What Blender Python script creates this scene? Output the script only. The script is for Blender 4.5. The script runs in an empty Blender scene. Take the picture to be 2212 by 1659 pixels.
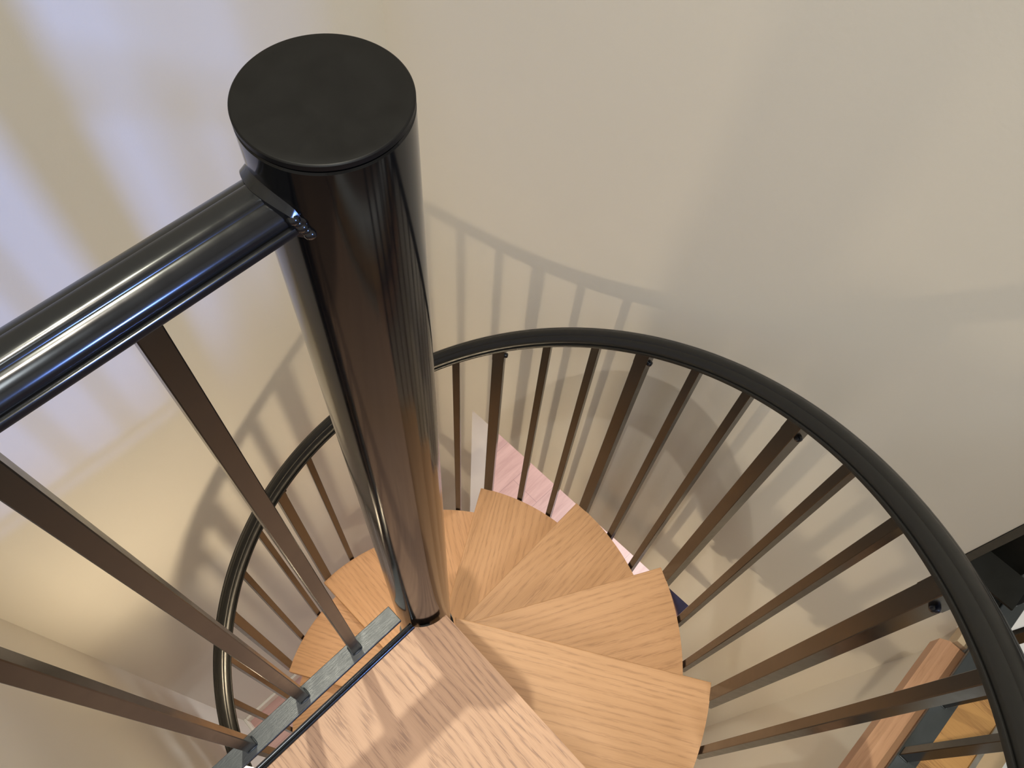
import bpy, bmesh, math, random
from mathutils import Vector, Matrix

S = bpy.context.scene
COL = S.collection
PI = math.pi
R = math.radians
random.seed(4)

# ----------------------------------------------------------------- materials
def nmat(name):
    m = bpy.data.materials.new(name); m.use_nodes = True
    nt = m.node_tree; nt.nodes.clear()
    out = nt.nodes.new('ShaderNodeOutputMaterial')
    b = nt.nodes.new('ShaderNodeBsdfPrincipled')
    nt.links.new(b.outputs[0], out.inputs[0])
    return m, nt, b

def N(nt, t, **kw):
    n = nt.nodes.new(t)
    for k, v in kw.items():
        setattr(n, k, v)
    return n

def ramp(nt, fac, stops):
    r = N(nt, 'ShaderNodeValToRGB')
    els = r.color_ramp.elements
    while len(els) < len(stops): els.new(0.5)
    for e, (p, c) in zip(els, stops):
        e.position = p; e.color = (*c, 1) if len(c) == 3 else c
    nt.links.new(fac, r.inputs[0])
    return r

def objvec(nt, scale=(1, 1, 1), rand=7.0):
    tc = N(nt, 'ShaderNodeTexCoord'); oi = N(nt, 'ShaderNodeObjectInfo')
    mul = N(nt, 'ShaderNodeMath', operation='MULTIPLY'); mul.inputs[1].default_value = rand
    nt.links.new(oi.outputs['Random'], mul.inputs[0])
    add = N(nt, 'ShaderNodeVectorMath', operation='ADD')
    nt.links.new(tc.outputs['Object'], add.inputs[0]); nt.links.new(mul.outputs[0], add.inputs[1])
    mp = N(nt, 'ShaderNodeMapping'); mp.inputs['Scale'].default_value = scale
    nt.links.new(add.outputs[0], mp.inputs[0])
    return mp.outputs[0]

def noise(nt, vec, scale, detail=2, rough=.5, dist=0.):
    n = N(nt, 'ShaderNodeTexNoise'); n.inputs['Scale'].default_value = scale
    n.inputs['Detail'].default_value = detail; n.inputs['Roughness'].default_value = rough
    n.inputs['Distortion'].default_value = dist
    nt.links.new(vec, n.inputs['Vector'])
    return n.outputs['Fac']

def math2(nt, op, a, b=None, clamp=False):
    m = N(nt, 'ShaderNodeMath', operation=op); m.use_clamp = clamp
    for i, x in enumerate((a, b)):
        if x is None: continue
        if isinstance(x, (int, float)): m.inputs[i].default_value = x
        else: nt.links.new(x, m.inputs[i])
    return m.outputs[0]

def mixc(nt, fac, a, b, blend='MIX'):
    m = N(nt, 'ShaderNodeMix', data_type='RGBA', blend_type=blend)
    if isinstance(fac, (int, float)): m.inputs[0].default_value = fac
    else: nt.links.new(fac, m.inputs[0])
    for i, x in ((6, a), (7, b)):
        if isinstance(x, tuple): m.inputs[i].default_value = (*x, 1)
        else: nt.links.new(x, m.inputs[i])
    return m.outputs[2]

def bump(nt, b, h, strength, dist=.001):
    bp = N(nt, 'ShaderNodeBump'); bp.inputs['Strength'].default_value = strength
    bp.inputs['Distance'].default_value = dist
    nt.links.new(h, bp.inputs['Height']); nt.links.new(bp.outputs[0], b.inputs['Normal'])

def oak(name, light, mid, dark, axis='x', ring=55., pore=.55, lines=520., rough=.42, spec=.3):
    """Oiled oak with cathedral figure; the grain runs along the given object axis."""
    m, nt, b = nmat(name)
    sc = {'x': (1.0, 6.0, 3.0), 'y': (6.0, 1.0, 3.0)}[axis]
    v = objvec(nt, sc)
    n1 = noise(nt, v, 1.15, 2.0, .5, .2)
    lin = N(nt, 'ShaderNodeSeparateXYZ'); nt.links.new(objvec(nt), lin.inputs[0])
    cross = lin.outputs['Y' if axis == 'x' else 'X']
    ph = math2(nt, 'ADD', math2(nt, 'MULTIPLY', cross, lines), math2(nt, 'MULTIPLY', n1, ring))
    rings = math2(nt, 'ADD', math2(nt, 'MULTIPLY', math2(nt, 'SINE', ph), .5), .5)
    soft = noise(nt, objvec(nt, (1.4, 13, 6) if axis == 'x' else (13, 1.4, 6)), 1.3, 4, .6, .2)
    fine = noise(nt, objvec(nt, (15, 270, 60) if axis == 'x' else (270, 15, 60)), 1.8, 2.5, .6)
    silk = noise(nt, objvec(nt, (5, 420, 60) if axis == 'x' else (420, 5, 60)), 1.8, 2, .5)
    patch = noise(nt, objvec(nt, (2, 5, 3) if axis == 'x' else (5, 2, 3)), 1.7, 2, .5)
    base = ramp(nt, soft, [(.25, mid), (.55, light), (.8, light)]).outputs[0]
    late = math2(nt, 'POWER', rings, 1.8)
    dashes = math2(nt, 'MULTIPLY', math2(nt, 'SUBTRACT', fine, .47, True), 9.0, True)
    dens = math2(nt, 'ADD', math2(nt, 'MULTIPLY', late, .9), math2(nt, 'MULTIPLY', math2(nt, 'SUBTRACT', patch, .35, True), .6))
    k = math2(nt, 'ADD', math2(nt, 'MULTIPLY', math2(nt, 'MULTIPLY', dashes, dens), pore), math2(nt, 'MULTIPLY', late, pore * .22), True)
    c = mixc(nt, k, base, dark)
    c = mixc(nt, math2(nt, 'MULTIPLY', math2(nt, 'SUBTRACT', silk, .45, True), 1.6, True), c, mid)
    nt.links.new(c, b.inputs['Base Color'])
    b.inputs['Roughness'].default_value = rough
    b.inputs['Specular IOR Level'].default_value = spec
    bump(nt, b, math2(nt, 'MULTIPLY', k, -1.0), .25, .0006)
    return m

def paint(name, col, rough=.85, mott=.03):
    m, nt, b = nmat(name)
    tc = N(nt, 'ShaderNodeTexCoord')
    n = noise(nt, tc.outputs['Object'], 1.6, 4, .6)
    lo = tuple(c * (1 - mott) for c in col)
    c = ramp(nt, n, [(.3, lo), (.7, col)]).outputs[0]
    nt.links.new(c, b.inputs['Base Color'])
    b.inputs['Roughness'].default_value = rough
    b.inputs['Specular IOR Level'].default_value = .2
    f = noise(nt, tc.outputs['Object'], 190, 3, .6)
    bump(nt, b, f, .12, .0012)
    return m

def metal(name, col, rough, spec=.5, streak=0.0, coat=0.0, metallic=0.0):
    m, nt, b = nmat(name)
    b.inputs['Base Color'].default_value = (*col, 1)
    b.inputs['Metallic'].default_value = metallic
    b.inputs['Specular IOR Level'].default_value = spec
    b.inputs['Coat Weight'].default_value = coat
    b.inputs['Coat Roughness'].default_value = .05
    tc = N(nt, 'ShaderNodeTexCoord')
    n = noise(nt, tc.outputs['Object'], 60, 3, .6)
    r = ramp(nt, n, [(.3, (rough * .85,) * 3), (.7, (rough * 1.15,) * 3)]).outputs[0]
    nt.links.new(r, b.inputs['Roughness'])
    if streak:
        mp = N(nt, 'ShaderNodeMapping'); mp.inputs['Scale'].default_value = (8, 60, 60)
        nt.links.new(tc.outputs['Object'], mp.inputs[0])
        s = noise(nt, mp.outputs[0], 8, 4, .7)
        bump(nt, b, s, streak, .0008)
    return m

M = {}
M['wall'] = paint('wall_paint', (.80, .77, .70))
M['white'] = paint('white_paint', (.80, .78, .76))
M['base'] = paint('skirting_paint', (.86, .82, .72), .5, .01)
M['ceil'] = paint('ceiling_paint', (.80, .78, .74))
M['oak'] = oak('oak_tread', (.68, .385, .20), (.58, .315, .15), (.33, .165, .075), 'x', 58, .42, 380)
M['oak_land'] = oak('oak_landing', (.66, .39, .24), (.56, .32, .19), (.30, .165, .11), 'y', 95, .66, 400)
M['oak_beam'] = oak('oak_beam', (.64, .37, .225), (.56, .32, .19), (.38, .20, .11), 'x', 14, .3)
M['oak_board'] = oak('oak_board', (.50, .27, .095), (.40, .20, .07), (.22, .10, .04), 'y', 60, .55, 120)
M['column'] = metal('glossy_black_lacquer', (.004, .004, .004), .11, .42)
M['cap'] = metal('satin_black_cap', (.006, .0055, .005), .42, .16)
M['rail'] = metal('satin_black_steel', (.008, .008, .0076), .34, .32)
M['guardrail'] = metal('polished_black_steel', (.008, .008, .0085), .17, .6)
M['bal'] = metal('bronze_black_steel', (.009, .0065, .004), .22, .42)
M['bar'] = metal('grey_black_steel', (.035, .040, .042), .33, .6, .35)
M['bolt'] = metal('black_bolt_steel', (.01, .012, .022), .25, .6)
M['alu'] = metal('brushed_aluminium', (.55, .53, .50), .3, .5, 0, 0, 1.0)
M['tan'] = paint('tan_threshold', (.46, .33, .20))
M['cream'] = paint('cream_trim', (.72, .58, .40))
M['dark'] = metal('dark_gap_black', (.012, .012, .010), .5, .3)  # black standing in for the shade of a deep gap
M['post'] = metal('grey_steel_edge', (.06, .06, .052), .5, .4)

def plank_floor():
    m, nt, b = nmat('pale_plank_floor')
    tc = N(nt, 'ShaderNodeTexCoord')
    br = N(nt, 'ShaderNodeTexBrick'); br.offset = .37
    br.inputs['Scale'].default_value = 1.0
    br.inputs['Brick Width'].default_value = 1.2; br.inputs['Row Height'].default_value = .19
    br.inputs['Mortar Size'].default_value = .0012
    br.inputs['Color1'].default_value = (.66, .42, .37, 1)
    br.inputs['Color2'].default_value = (.60, .39, .35, 1)
    br.inputs['Mortar'].default_value = (.42, .27, .25, 1)
    nt.links.new(tc.outputs['Object'], br.inputs['Vector'])
    mp = N(nt, 'ShaderNodeMapping'); mp.inputs['Scale'].default_value = (1.5, 14, 1)
    nt.links.new(tc.outputs['Object'], mp.inputs[0])
    n = noise(nt, mp.outputs[0], 2.2, 5, .65, .5)
    k = ramp(nt, n, [(.35, (.84, .80, .80)), (.6, (1, 1, 1))]).outputs[0]
    c = mixc(nt, 1.0, br.outputs['Color'], k, 'MULTIPLY')
    vo = N(nt, 'ShaderNodeTexVoronoi'); vo.inputs['Scale'].default_value = 4.2
    nt.links.new(tc.outputs['Object'], vo.inputs['Vector'])
    kn = ramp(nt, vo.outputs['Distance'], [(.03, (.55, .5, .52)), (.14, (1, 1, 1))]).outputs[0]
    c = mixc(nt, .8, c, kn, 'MULTIPLY')
    nt.links.new(c, b.inputs['Base Color']); b.inputs['Roughness'].default_value = .4
    return m
M['plank'] = plank_floor()
M['hall'] = oak('oak_hall_floor', (.26, .15, .085), (.21, .12, .065), (.10, .05, .03), 'x', 40, .5)

def cloth(name, col):
    m, nt, b = nmat(name)
    tc = N(nt, 'ShaderNodeTexCoord')
    n = noise(nt, tc.outputs['Object'], 9, 4, .6)
    c = ramp(nt, n, [(.35, tuple(x * .5 for x in col)), (.7, col)]).outputs[0]
    nt.links.new(c, b.inputs['Base Color']); b.inputs['Roughness'].default_value = .8
    return m
M['navy'] = cloth('navy_cloth', (.03, .03, .075))

def emit(name, col, s):
    m, nt, b = nmat(name)
    b.inputs['Base Color'].default_value = (.8, .78, .7, 1)
    b.inputs['Emission Color'].default_value = (*col, 1)
    b.inputs['Emission Strength'].default_value = s
    return m
M['lamp'] = emit('lit_lamp_glass', (1, .80, .55), 9)

# ------------------------------------------------------------------- helpers
def link(name, bm, mat, parent=None, smooth=False, loc=None):
    me = bpy.data.meshes.new(name)
    bmesh.ops.recalc_face_normals(bm, faces=bm.faces)
    bm.to_mesh(me); bm.free()
    me.materials.append(mat)
    if smooth:
        for p in me.polygons: p.use_smooth = True
        try: me.set_sharp_from_angle(angle=R(38))
        except Exception: pass
    o = bpy.data.objects.new(name, me); COL.objects.link(o)
    if parent: o.parent = parent
    if loc: o.location = loc
    return o

def tag(o, label=None, cat=None, group=None, kind=None):
    if label: o['label'] = label
    if cat: o['category'] = cat
    if group: o['group'] = group
    if kind: o['kind'] = kind
    return o

def thing(name, label, cat, loc=(0, 0, 0), group=None):
    o = bpy.data.objects.new(name, None); COL.objects.link(o)
    o.location = loc; o.empty_display_size = .1
    return tag(o, label, cat, group)

def box(bm, x0, x1, y0, y1, z0, z1, bev=0.0, seg=2):
    t = bmesh.new()
    bmesh.ops.create_cube(t, size=1)
    for v in t.verts:
        v.co = Vector((x0 + (x1 - x0) * (v.co.x + .5), y0 + (y1 - y0) * (v.co.y + .5), z0 + (z1 - z0) * (v.co.z + .5)))
    if bev: bmesh.ops.bevel(t, geom=t.edges[:], offset=bev, segments=seg, affect='EDGES', profile=.5)
    merge(bm, t)

def merge(bm, t, mat=None):
    me = bpy.data.meshes.new('tmp'); t.to_mesh(me); t.free()
    if mat: me.transform(mat)
    bm.from_mesh(me); bpy.data.meshes.remove(me)

def prism(bm, pts, z0, z1, bev=0.0, seg=2):
    t = bmesh.new()
    lo = [t.verts.new((x, y, z0)) for x, y in pts]; hi = [t.verts.new((x, y, z1)) for x, y in pts]
    n = len(pts)
    t.faces.new(lo[::-1]); t.faces.new(hi)
    for i in range(n): t.faces.new((lo[i], lo[(i + 1) % n], hi[(i + 1) % n], hi[i]))
    if bev:
        es = [e for e in t.edges if abs(e.verts[0].co.z - e.verts[1].co.z) < 1e-6]
        bmesh.ops.bevel(t, geom=es, offset=bev, segments=seg, affect='EDGES', profile=.5)
    merge(bm, t)

def lathe(bm, prof, seg=96, mat=None):
    """prof: (radius, z) from bottom to top; closed where the radius is 0."""
    t = bmesh.new(); rings = []
    for r, z in prof:
        if r < 1e-6: rings.append([t.verts.new((0, 0, z))])
        else: rings.append([t.verts.new((r * math.cos(2 * PI * i / seg), r * math.sin(2 * PI * i / seg), z)) for i in range(seg)])
    for a, b in zip(rings, rings[1:]):
        for i in range(seg):
            j = (i + 1) % seg
            if len(a) == 1 and len(b) == 1: continue
            if len(a) == 1: t.faces.new((a[0], b[i], b[j]))
            elif len(b) == 1: t.faces.new((a[i], a[j], b[0]))
            else: t.faces.new((a[i], a[j], b[j], b[i]))
    merge(bm, t, mat)

def sweep(bm, path, prof, up=Vector((0, 0, 1))):
    """Sweep a closed profile (side, up) along a path; side is to the left of travel."""
    t = bmesh.new(); rows = []
    for i, p in enumerate(path):
        a = path[max(i - 1, 0)]; b = path[min(i + 1, len(path) - 1)]
        tan = (b - a).normalized(); sd = up.cross(tan).normalized(); u2 = tan.cross(sd)
        rows.append([t.verts.new(p + sd * x + u2 * y) for x, y in prof])
    n = len(prof)
    for a, b in zip(rows, rows[1:]):
        for i in range(n): t.faces.new((a[i], a[(i + 1) % n], b[(i + 1) % n], b[i]))
    t.faces.new(rows[0][::-1]); t.faces.new(rows[-1])
    merge(bm, t)

def half(pts):
    """Mirror a half profile given from the outside foot up to the crown."""
    return pts + [(-x, y) for x, y in reversed(pts) if abs(x) > 1e-6]

mm = .001
RAIL = half([(23.5 * mm, 0), (23.5 * mm, 3.8 * mm), (22.8 * mm, 5.0 * mm), (21.4 * mm, 5.4 * mm), (20.4 * mm, 5.0 * mm), (19.9 * mm, 4.0 * mm),
             (19.4 * mm, 5.6 * mm), (19.0 * mm, 8.6 * mm), (18.0 * mm, 11.0 * mm), (15.8 * mm, 13.4 * mm), (12.8 * mm, 15.4 * mm), (9.6 * mm, 16.8 * mm),
             (8.4 * mm, 16.9 * mm), (7.8 * mm, 18.0 * mm), (6.6 * mm, 19.0 * mm), (4.2 * mm, 19.8 * mm), (0, 20.2 * mm)])

# ------------------------------------------------------------- shared numbers
RISE = .23396
STEP = R(29.805)
A0 = R(-87.74)                    # angle of the landing's front edge round the column
RT = .55                          # tread radius
RB = .5615                        # baluster circle
RR = .5571                        # handrail circle
ZR = .853
RC = .0469                        # column radius
ZF = -3.04                        # lower floor
YL, XN, YS = .76, -.66, -.70      # left wall, near wall, wall under the upper floor
ZC = 4.4                          # upper ceiling
def ang(k): return A0 + STEP * k
def rail_z(a): return ZR - RISE * (a - A0) / STEP

# ------------------------------------------------------------------ structure
def struct(name, bm, m): return tag(link(name, bm, m), kind='structure')

bm = bmesh.new(); box(bm, XN - .12, .9, YL, YL + .12, ZF, ZC); struct('wall_left', bm, M['wall'])
# right wall, turned 1.6 degrees out of square, with the lower doorway cut out of it
def rx(y, off=0): return .605 - .028 * (y - YL) + off
bm = bmesh.new()
TH = .112
HZ = -.927
def slab(y0, y1, z0, z1):
    prism(bm, [(rx(y0), y0), (rx(y0, TH), y0), (rx(y1, TH), y1), (rx(y1), y1)], z0, z1)
slab(.512, YL, ZF, ZC)
slab(-.575, .512, HZ, ZC)
slab(YS - .02, -.372, ZF, HZ)
slab(YS - .02, -.575, HZ, -.06)
prism(bm, [(rx(-.645), -.645), (rx(-.645, .022), -.645), (rx(-.575, .022), -.575), (rx(-.575), -.575)], -.06, .099)
prism(bm, [(rx(-.68), -.68), (rx(-.68, .024), -.68), (rx(-.645, .024), -.645), (rx(-.645), -.645)], -.06, -.005)
struct('wall_right', bm, M['wall'])
bm = bmesh.new()
box(bm, XN - .12, XN, YS, YL, ZF, -.062)
box(bm, XN - .12, XN, .03, YL, -.062, ZC)
struct('wall_near', bm, M['wall'])
bm = bmesh.new(); box(bm, XN, rx(YS) + .02, YS - .12, YS, ZF, -.06); struct('wall_under_landing', bm, M['wall'])
bm = bmesh.new(); box(bm, XN - .2, 4.2, -2.6, 2.6, ZF - .1, ZF); struct('floor', bm, M['plank'])
for nm, b in (('baseboard_left', (XN + .013, .604, YL - .013, YL, ZF, ZF + .075)),
              ('baseboard_near', (XN, XN + .013, YS, YL, ZF, ZF + .075))):
    bm = bmesh.new(); box(bm, *b, .003); struct(nm, bm, M['base'])
# the room beyond the doorway
bm = bmesh.new(); box(bm, 4.0, 4.1, -2.5, 2.5, ZF, HZ + .35); struct('wall_far_room', bm, M['white'])
bm = bmesh.new(); box(bm, .72, 4.0, 2.4, 2.5, ZF, HZ + .35); struct('wall_far_room_left', bm, M['white'])
bm = bmesh.new(); box(bm, .80, 4.0, -2.5, -2.4, ZF, HZ + .35); struct('wall_far_room_right', bm, M['white'])
bm = bmesh.new(); box(bm, .76, 4.0, -2.4, 2.4, HZ + .35, HZ + .42); struct('ceiling_far_room', bm, M['ceil'])
# upper ceiling and the upper floor beyond the stairwell
bm = bmesh.new(); box(bm, -2.6, 2.6, -3.4, YL + .12, ZC, ZC + .1); struct('ceiling', bm, M['ceil'])
bm = bmesh.new()
box(bm, -2.6, .655, -3.4, YS - .0205, -.06, -.008)
box(bm, -2.6, XN, YS, .03, -.06, -.008)
struct('floor_upper', bm, M['hall'])
bm = bmesh.new(); box(bm, .655, 2.6, -3.4, YS, -.06, -.008); struct('floor_upper_side', bm, M['white'])
bm = bmesh.new(); box(bm, -2.6, 2.6, -3.5, -3.4, -.06, ZC); struct('wall_upper_back', bm, M['wall'])
bm = bmesh.new(); box(bm, 2.6, 2.7, -3.4, -.5, -.06, ZC); struct('wall_upper_side', bm, M['wall'])
bm = bmesh.new(); box(bm, .603, .668, YS - .001, YS + .018, -.06, -.02, .001); struct('trim_1', bm, M['cream'])

# steel edge of the right wall; black plates stand in for a shaded gap
post = thing('steel_post', 'steel post at the end of the pale wall, black plates standing for a dark gap', 'post', (rx(-.6), -.6, .10))
x0 = rx(-.58)
def loc_box(parent, *b, bev=.0):
    L = parent.location
    t = bmesh.new(); box(t, b[0] - L.x, b[1] - L.x, b[2] - L.y, b[3] - L.y, b[4] - L.z, b[5] - L.z, bev); return t
link('flange', loc_box(post, x0 - .003, x0 + .11, -.588, -.576, .10, ZC, bev=.001), M['post'], post)
link('web', loc_box(post, x0 + .10, x0 + .112, -.684, -.588, .02, ZC), M['dark'], post)  # stands in for the dark depth of the gap
link('gap_cover', loc_box(post, .640, .70, -.684, -.577, .0992, .104), M['dark'], post)  # dark sheet over the pale wall top, standing for shade
link('foot', loc_box(post, .668, .79, -.686, -.577, -.05, .02), M['dark'], post)  # dark block over the pale floor, standing for the gap's shade

# ------------------------------------------------------------ spiral staircase
st = thing('spiral_staircase', 'black steel spiral staircase with oak wedge treads winding down a round column', 'staircase', (0, 0, ZF))
def lz(o, z=0): o.location.z = z - ZF; return o

bm = bmesh.new()
lathe(bm, [(0, ZF), (.09, ZF), (.09, ZF + .008), (RC, ZF + .009), (RC, 1.0478), (RC - .0010, 1.0488), (0, 1.0488)], 128)
col = lz(link('column', bm, M['column'], st, True))
bm = bmesh.new()
lathe(bm, [(0, 1.0488), (RC - .0020, 1.0488), (RC - .0020, 1.0502), (RC - .0006, 1.0503), (RC, 1.0508), (RC, 1.0538), (RC - .0007, 1.0545), (RC - .0012, 1.0546), (RC - .006, 1.0546), (0, 1.0546)], 128)
link('column_cap', bm, M['cap'], col, True)

OFF = .0246
def tread_outline():
    back = -(STEP + R(4.5))
    ri = .0565
    pts = []
    aL = math.asin(OFF / RT)
    # inner arc, from the leading edge back
    ai = math.asin(OFF / ri)
    n = 10
    inner = [(ri * math.cos(ai + (back - .35 - ai) * i / n), ri * math.sin(ai + (back - .35 - ai) * i / n)) for i in range(n + 1)]
    m = 28
    outer = [(RT * math.cos(back + (aL - back) * i / m), RT * math.sin(back + (aL - back) * i / m)) for i in range(m + 1)]
    return inner + outer
OUT = tread_outline()
bm = bmesh.new(); prism(bm, OUT, -.040, 0, .0022, 2)
tread_me = None
brk = bmesh.new()
# steel carrier: sleeve round the column and a web that runs out to the balusters
lathe(brk, [(RC + .0004, -.150), (RC + .006, -.150), (RC + .006, -.042), (RC + .0004, -.042), (RC + .0004, -.150)], 64)
for a in (R(-3), -STEP * .5, -STEP + R(3)):
    t = bmesh.new(); box(t, RC + .004, RT + .003, -.004, .004, -.075, -.0405)
    merge(brk, t, Matrix.Rotation(a, 4, 'Z'))
t0 = link('tread', bm, M['oak'], st)
b0 = link('tread_bracket', brk, M['rail'], t0, True)
for k in range(1, 13):
    if k == 1: t, b = t0, b0
    else:
        t = t0.copy(); COL.objects.link(t); t.parent = st
        b = b0.copy(); COL.objects.link(b); b.parent = t
    t.location = (0, 0, -k * RISE - ZF); t.rotation_euler = (0, 0, ang(k))

# balusters: one thick bar at each nosing, two thin bars between
def baluster_bm(sz, z0, z1, slope):
    t = bmesh.new(); box(t, -sz / 2, sz / 2, -sz / 2, sz / 2, z0, z1, .0009, 1)
    return t
bolt_bm = bmesh.new()
t = bmesh.new()
lathe(t, [(0, 0), (.0058, 0), (.0058, .003), (.0052, .0048), (.0036, .0062), (0, .0066)], 14)
merge(bolt_bm, t, Matrix.Rotation(R(90), 4, 'X') @ Matrix.Translation((0, 0, 0)))
bolt0 = None
first = {}
for k in range(0, 13):
    for j in range(3):
        a = ang(k) - STEP * j / 3 + (R(.3) if j == 0 else 0)
        if a < R(-92): continue
        sz = .025 if j == 0 else .016
        zt = rail_z(a) - .006; zb = -k * RISE - (.075 if j == 0 else .062)
        key = sz
        if key not in first:
            h = zt - zb
            bm = baluster_bm(sz, -h, 0, 0)
            if j == 0: box(bm, -sz / 2 - .0004, sz / 2 + .0004, -sz / 2 - .0004, sz / 2 + .0004, -.062, -.0005, .0008, 1)
            for v in bm.verts:
                if v.co.z > -.02: v.co.z -= .80 * v.co.y
            o = link('baluster', bm, M['bal'], st); first[key] = (o, h)
            if j == 0:
                bolt0 = link('bolt', bolt_bm, M['bolt'], o, True)
                bolt0.location = (-.002, -sz / 2 - .0004, -.048)
        else:
            o = first[key][0].copy(); COL.objects.link(o); o.parent = st
            if j == 0:
                c = bolt0.copy(); COL.objects.link(c); c.parent = o
        o.scale = (1, 1, (zt - zb) / first[key][1])
        o.location = (RB * math.cos(a), RB * math.sin(a), zt - ZF)
        o.rotation_euler = (0, 0, a)

bm = bmesh.new()
a_from, a_to = R(-100), ang(12) + R(2)
n = 260
path = []
for i in range(n + 1):
    a = a_from + (a_to - a_from) * i / n
    path.append(Vector((RR * math.cos(a), RR * math.sin(a), rail_z(a) - .009)))
sweep(bm, path, RAIL)
lz(link('handrail', bm, M['rail'], st, True))

# -------------------------------------------------------------------- landing
ld = thing('landing', 'pale oak landing board at the head of the spiral stair, edged in black steel', 'landing', (-.3, -.36, -.06))
def sub(parent, bm_): 
    me = bpy.data.meshes.new('t'); bm_.to_mesh(me); bm_.free(); me.transform(Matrix.Translation(-parent.location)); b = bmesh.new(); b.from_mesh(me); bpy.data.meshes.remove(me); return b
bm = bmesh.new()
pts = [(XN, YS + .06), (.0055, YS + .06), (.0055, -.0535)]
ri = .0537
for i in range(13):
    a = R(-84) + (R(-143.5) - R(-84)) * i / 12
    pts.append((ri * math.cos(a), ri * math.sin(a)))
pts += [(XN, -.0362)]
prism(bm, pts[::-1], -.040, 0, .0022, 2)
link('board', sub(ld, bm), M['oak_land'], ld)
bm = bmesh.new()
# rounded steel edge with a bead along its top
prof = half([(6.5 * mm, -55 * mm), (6.5 * mm, -5 * mm), (5.5 * mm, -2.2 * mm), (3.0 * mm, -.6 * mm), (.9 * mm, -.9 * mm), (0, -1.8 * mm)])
sweep(bm, [Vector((XN, -.0292, .0035)), Vector((-.043, -.0292, .0035))], prof)
link('steel_edge', sub(ld, bm), M['guardrail'], ld, True)
bm = bmesh.new(); box(bm, XN, -.02, YS + .07, -.036, -.062, -.0405); link('support_plate', sub(ld, bm), M['rail'], ld)

# ------------------------------------------------------------- landing guard
GZ = 1.003
gd = thing('landing_railing', 'black steel railing on the landing, welded to the round stair column', 'railing', (-.35, 0, .02))
bm = bmesh.new()
sweep(bm, [Vector((-.044, 0, GZ)), Vector((XN, 0, GZ))], RAIL)
hr = link('handrail', sub(gd, bm), M['guardrail'], gd, True)
# saddle where the rail is welded to the column
bm = bmesh.new(); t = bmesh.new()
n = 22; rows = []
for i in range(n + 1):
    a = PI + R(-33) + R(66) * i / n
    w = max(0, 1 - abs(i - n / 2) / (n / 2))
    r1 = RC + .001 + .0045 * (w ** .35)
    y = RC * math.sin(a)
    cr = max(0, 1 - (abs(y) / .0235) ** 2)
    top = GZ + .0075 + .0142 * cr ** .5; bot = GZ - .002
    rows.append([t.verts.new((r * math.cos(a), r * math.sin(a), z)) for r, z in ((RC - .001, bot), (r1, bot), (r1, top - .001), (RC - .001, top + .004))])
for A_, B_ in zip(rows, rows[1:]):
    for i in range(4): t.faces.new((A_[i], A_[(i + 1) % 4], B_[(i + 1) % 4], B_[i]))
t.faces.new(rows[0]); t.faces.new(rows[-1][::-1])
merge(bm, t)
for i in range(5):
    t = bmesh.new(); bmesh.ops.create_uvsphere(t, u_segments=12, v_segments=8, radius=.0042 - .0005 * (i % 2))
    merge(bm, t, Matrix.Translation((-.0435 + .0012 * i, -.0205 - .0012 * i, GZ + .010 - .0028 * i)))
link('weld', sub(gd, bm), M['guardrail'], hr, True)
bm = bmesh.new(); box(bm, XN, -.0535, -.0165, .0145, .022, .031, .0008, 1); link('bottom_bar', sub(gd, bm), M['bar'], gd)
gb0 = None
for x in (-.133, -.2345, -.331, -.43, -.53, -.625):
    if gb0 is None:
        bm = bmesh.new(); box(bm, -.008, .008, -.008, .008, 0, GZ - .031 + .001, .0009, 1)
        gb0 = link('baluster', bm, M['bal'], gd)
        bm = bmesh.new()
        for sx, sy, w, d in ((0, -.0085, .009, .0016), (-.0085, 0, .0016, .009), (.0085, 0, .0016, .009)):
            t = bmesh.new(); bmesh.ops.create_uvsphere(t, u_segments=10, v_segments=6, radius=1)
            merge(bm, t, Matrix.Translation((sx, sy, .0004)) @ Matrix.Diagonal((w, d, .0016, 1)))
        w0 = link('weld', bm, M['bar'], gb0, True); o = gb0
    else:
        o = gb0.copy(); COL.objects.link(o); o.parent = gd
        c = w0.copy(); COL.objects.link(c); c.parent = o
    o.location = (x + .35, .002, .031 - .02)

# ------------------------------------------- railing of the upper floor beyond
ug = thing('upper_floor_railing', 'black steel railing along the oak floor edge at the lower right corner', 'railing', (.5, -.703, .02))
bm = bmesh.new(); box(bm, .04, 1.3, -.721, -.690, .022, .031, .0008, 1); link('bottom_bar', sub(ug, bm), M['bar'], ug)
for i, x in enumerate((.146, .256, .366, .476, .590, .705, .815, .925, 1.035, 1.145)):
    o = gb0.copy(); COL.objects.link(o); o.parent = ug; o.location = (x - .5, .003, .031 - .02)
    c = w0.copy(); COL.objects.link(c); c.parent = o
bm = bmesh.new(); sweep(bm, [Vector((.04, -.70, GZ)), Vector((1.3, -.70, GZ))], RAIL); link('handrail', sub(ug, bm), M['guardrail'], ug, True)

# oak beam on the stairwell wall
bm = bmesh.new()
pr = [(.036, -.026), (.036, -.004), (.032, 0), (-.006, 0), (-.017, -.016), (-.017, -.050), (.016, -.050), (.016, -.026)]
sweep(bm, [Vector((.401, 0, 0)), Vector((-.3, 0, 0))], pr)
bt = link('oak_beam', bm, M['oak_beam']); bt.location = (.2, YS + .0165, -.033)
tag(bt, 'peach oak beam with bevelled top, fixed below the dark steel bar at lower right', 'beam')

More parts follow.
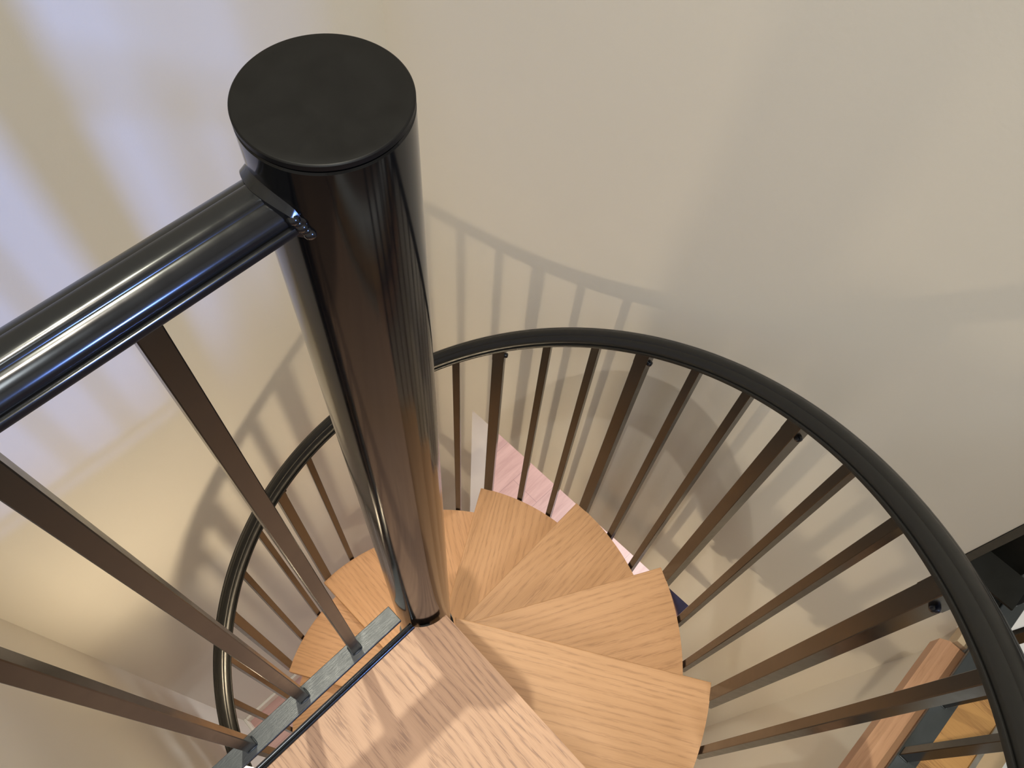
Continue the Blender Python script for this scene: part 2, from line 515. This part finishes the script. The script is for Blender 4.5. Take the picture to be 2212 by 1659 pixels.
# threshold board of the upper floor
th = thing('threshold', 'golden oak threshold with aluminium strips behind the lower right railing', 'threshold', (.2, -.77, -.008))
bm = bmesh.new(); box(bm, -.6, .60, -.789, -.702, -.007, 0, .001); link('oak_board', sub(th, bm), M['oak_board'], th)
bm = bmesh.new(); box(bm, -.6, .52, -.797, -.789, -.007, .003, .001); link('aluminium_strip', sub(th, bm), M['alu'], th)
bm = bmesh.new(); box(bm, -.6, .60, -.828, -.797, -.007, -.001); link('tan_strip', sub(th, bm), M['tan'], th)
bm = bmesh.new(); box(bm, -.6, .60, -.93, -.828, -.007, -.001); link('white_sill', sub(th, bm), M['white'], th)
bm = bmesh.new(); box(bm, -.6, .52, -.852, -.845, -.001, .003, .001); link('aluminium_strip', sub(th, bm), M['alu'], th)

# navy bundle on the floor of the far room
bm = bmesh.new(); t = bmesh.new()
bmesh.ops.create_icosphere(t, subdivisions=4, radius=1)
for v in t.verts:
    c = v.co
    w = 1 + .10 * math.sin(5 * c.x + 2 * c.y) + .07 * math.sin(7 * c.y - 3 * c.z + 1)
    z = c.z * w
    v.co = Vector((c.x * .28 * w, c.y * .36 * w, max(z, -.25) * .13 + .0325))
merge(bm, t)
nb = link('cloth_bundle', bm, M['navy'], None, True, (1.5, -.60, ZF))
tag(nb, 'dark navy cloth bundle on the pinkish floor beyond the doorway', 'bundle')

# lit wall lamp below the landing: glass rods, unseen panel added as light blocker
wl = thing('wall_lamp', 'lit wall lamp with ribbed glass glimpsed below the landing railing', 'lamp', (XN, .05, -.79))
bm = bmesh.new(); box(bm, XN, -.525, .02, .07, -.82, -.77, .003); link('arm', sub(wl, bm), M['alu'], wl)
bm = bmesh.new(); box(bm, -.529, -.522, -.10, .165, -.93, -.66, .002); link('light_block_panel', sub(wl, bm), M['white'], wl)  # unseen panel added to keep lamp light off the near wall
for i in range(4):
    bm = bmesh.new()
    lathe(bm, [(0, -.935), (.0035, -.934), (.0035, -.846), (0, -.845)], 12, Matrix.Translation((-.512 + .011 * i, .160, 0)))
    link('glass_rod', sub(wl, bm), M['lamp'], wl, True)

# --------------------------------------------------------------------- lights
def lamp(name, kind, loc, energy, col, size=.1, target=None, **kw):
    l = bpy.data.lights.new(name, kind); l.energy = energy; l.color = col
    if kind == 'AREA': l.shape = kw.get('shape', 'DISK'); l.size = size
    else: l.shadow_soft_size = size
    if kind == 'AREA' and 'size_y' in kw: l.size_y = kw['size_y']
    if kind == 'SPOT': l.spot_size = R(kw.get('cone', 90)); l.spot_blend = kw.get('blend', .5)
    o = bpy.data.objects.new(name, l); COL.objects.link(o); o.location = loc
    if target: o.rotation_euler = (Vector(target) - Vector(loc)).to_track_quat('-Z', 'Y').to_euler()
    return o
lamp('downlight_over_stair', 'SPOT', (-.29, -.226, 4.2), 312, (1, .91, .78), .02, (.62, .0, .40), cone=36, blend=1)
lamp('downlight_by_column', 'SPOT', (.0, .48, 4.2), 270, (1, .98, .80), .02, (-.20, -.25, 0), cone=26, blend=.6)
lamp('wall_lamp_light', 'POINT', (-.497, .042, -.785), 9.8, (1, .80, .53), .028)
lamp('left_wall_boost', 'SPOT', (-.497, .042, -.785), 2, (1, .80, .52), .028, (-.36, .76, -.86), cone=125, blend=1)  # added spot that strengthens the warm patch on the left wall
lamp('cool_wall_spot', 'SPOT', (.03, -3.2, 1.45), 340, (.20, .36, 1.0), .125, (-.30, .76, .42), cone=23, blend=.7)  # cool beam from the back of the upper room onto the left wall
lamp('upper_room_fill', 'AREA', (-.9, -1.6, 4.2), 56, (.86, .95, 1), 1.0, (-.9, -1.6, 0))  # added soft fill from overhead, no fixture seen
lamp('far_room_light', 'AREA', (2.2, 0, HZ + .3), 62, (.95, .98, 1), .8, (2.2, 0, ZF))

w = bpy.data.worlds.new('World'); S.world = w; w.use_nodes = True
bg = w.node_tree.nodes['Background']; bg.inputs[0].default_value = (1, .94, .80, 1); bg.inputs[1].default_value = .42

# --------------------------------------------------------------------- camera
cd = bpy.data.cameras.new('Camera'); cam = bpy.data.objects.new('Camera', cd); COL.objects.link(cam)
cd.sensor_width = 36; cd.lens = 28.424697; cd.clip_start = .02
rt = Vector((.7113555, -.7008194, .0531554)); up = Vector((.6023756, .6468993, .4676162)); fw = Vector((.3621007, .3006218, -.8823319))
mt = Matrix((rt, up, -fw)).transposed().to_4x4(); mt.translation = Vector((-.1674152, -.2837791, 1.3516518))
cam.matrix_world = mt
S.camera = cam

S.view_settings.view_transform = 'Standard'; S.view_settings.look = 'None'
S.view_settings.exposure = 0.0; S.view_settings.gamma = 1.0
S.view_settings.use_curve_mapping = False
S.cycles.max_bounces = 10; S.cycles.diffuse_bounces = 6
S.cycles.use_denoising = True
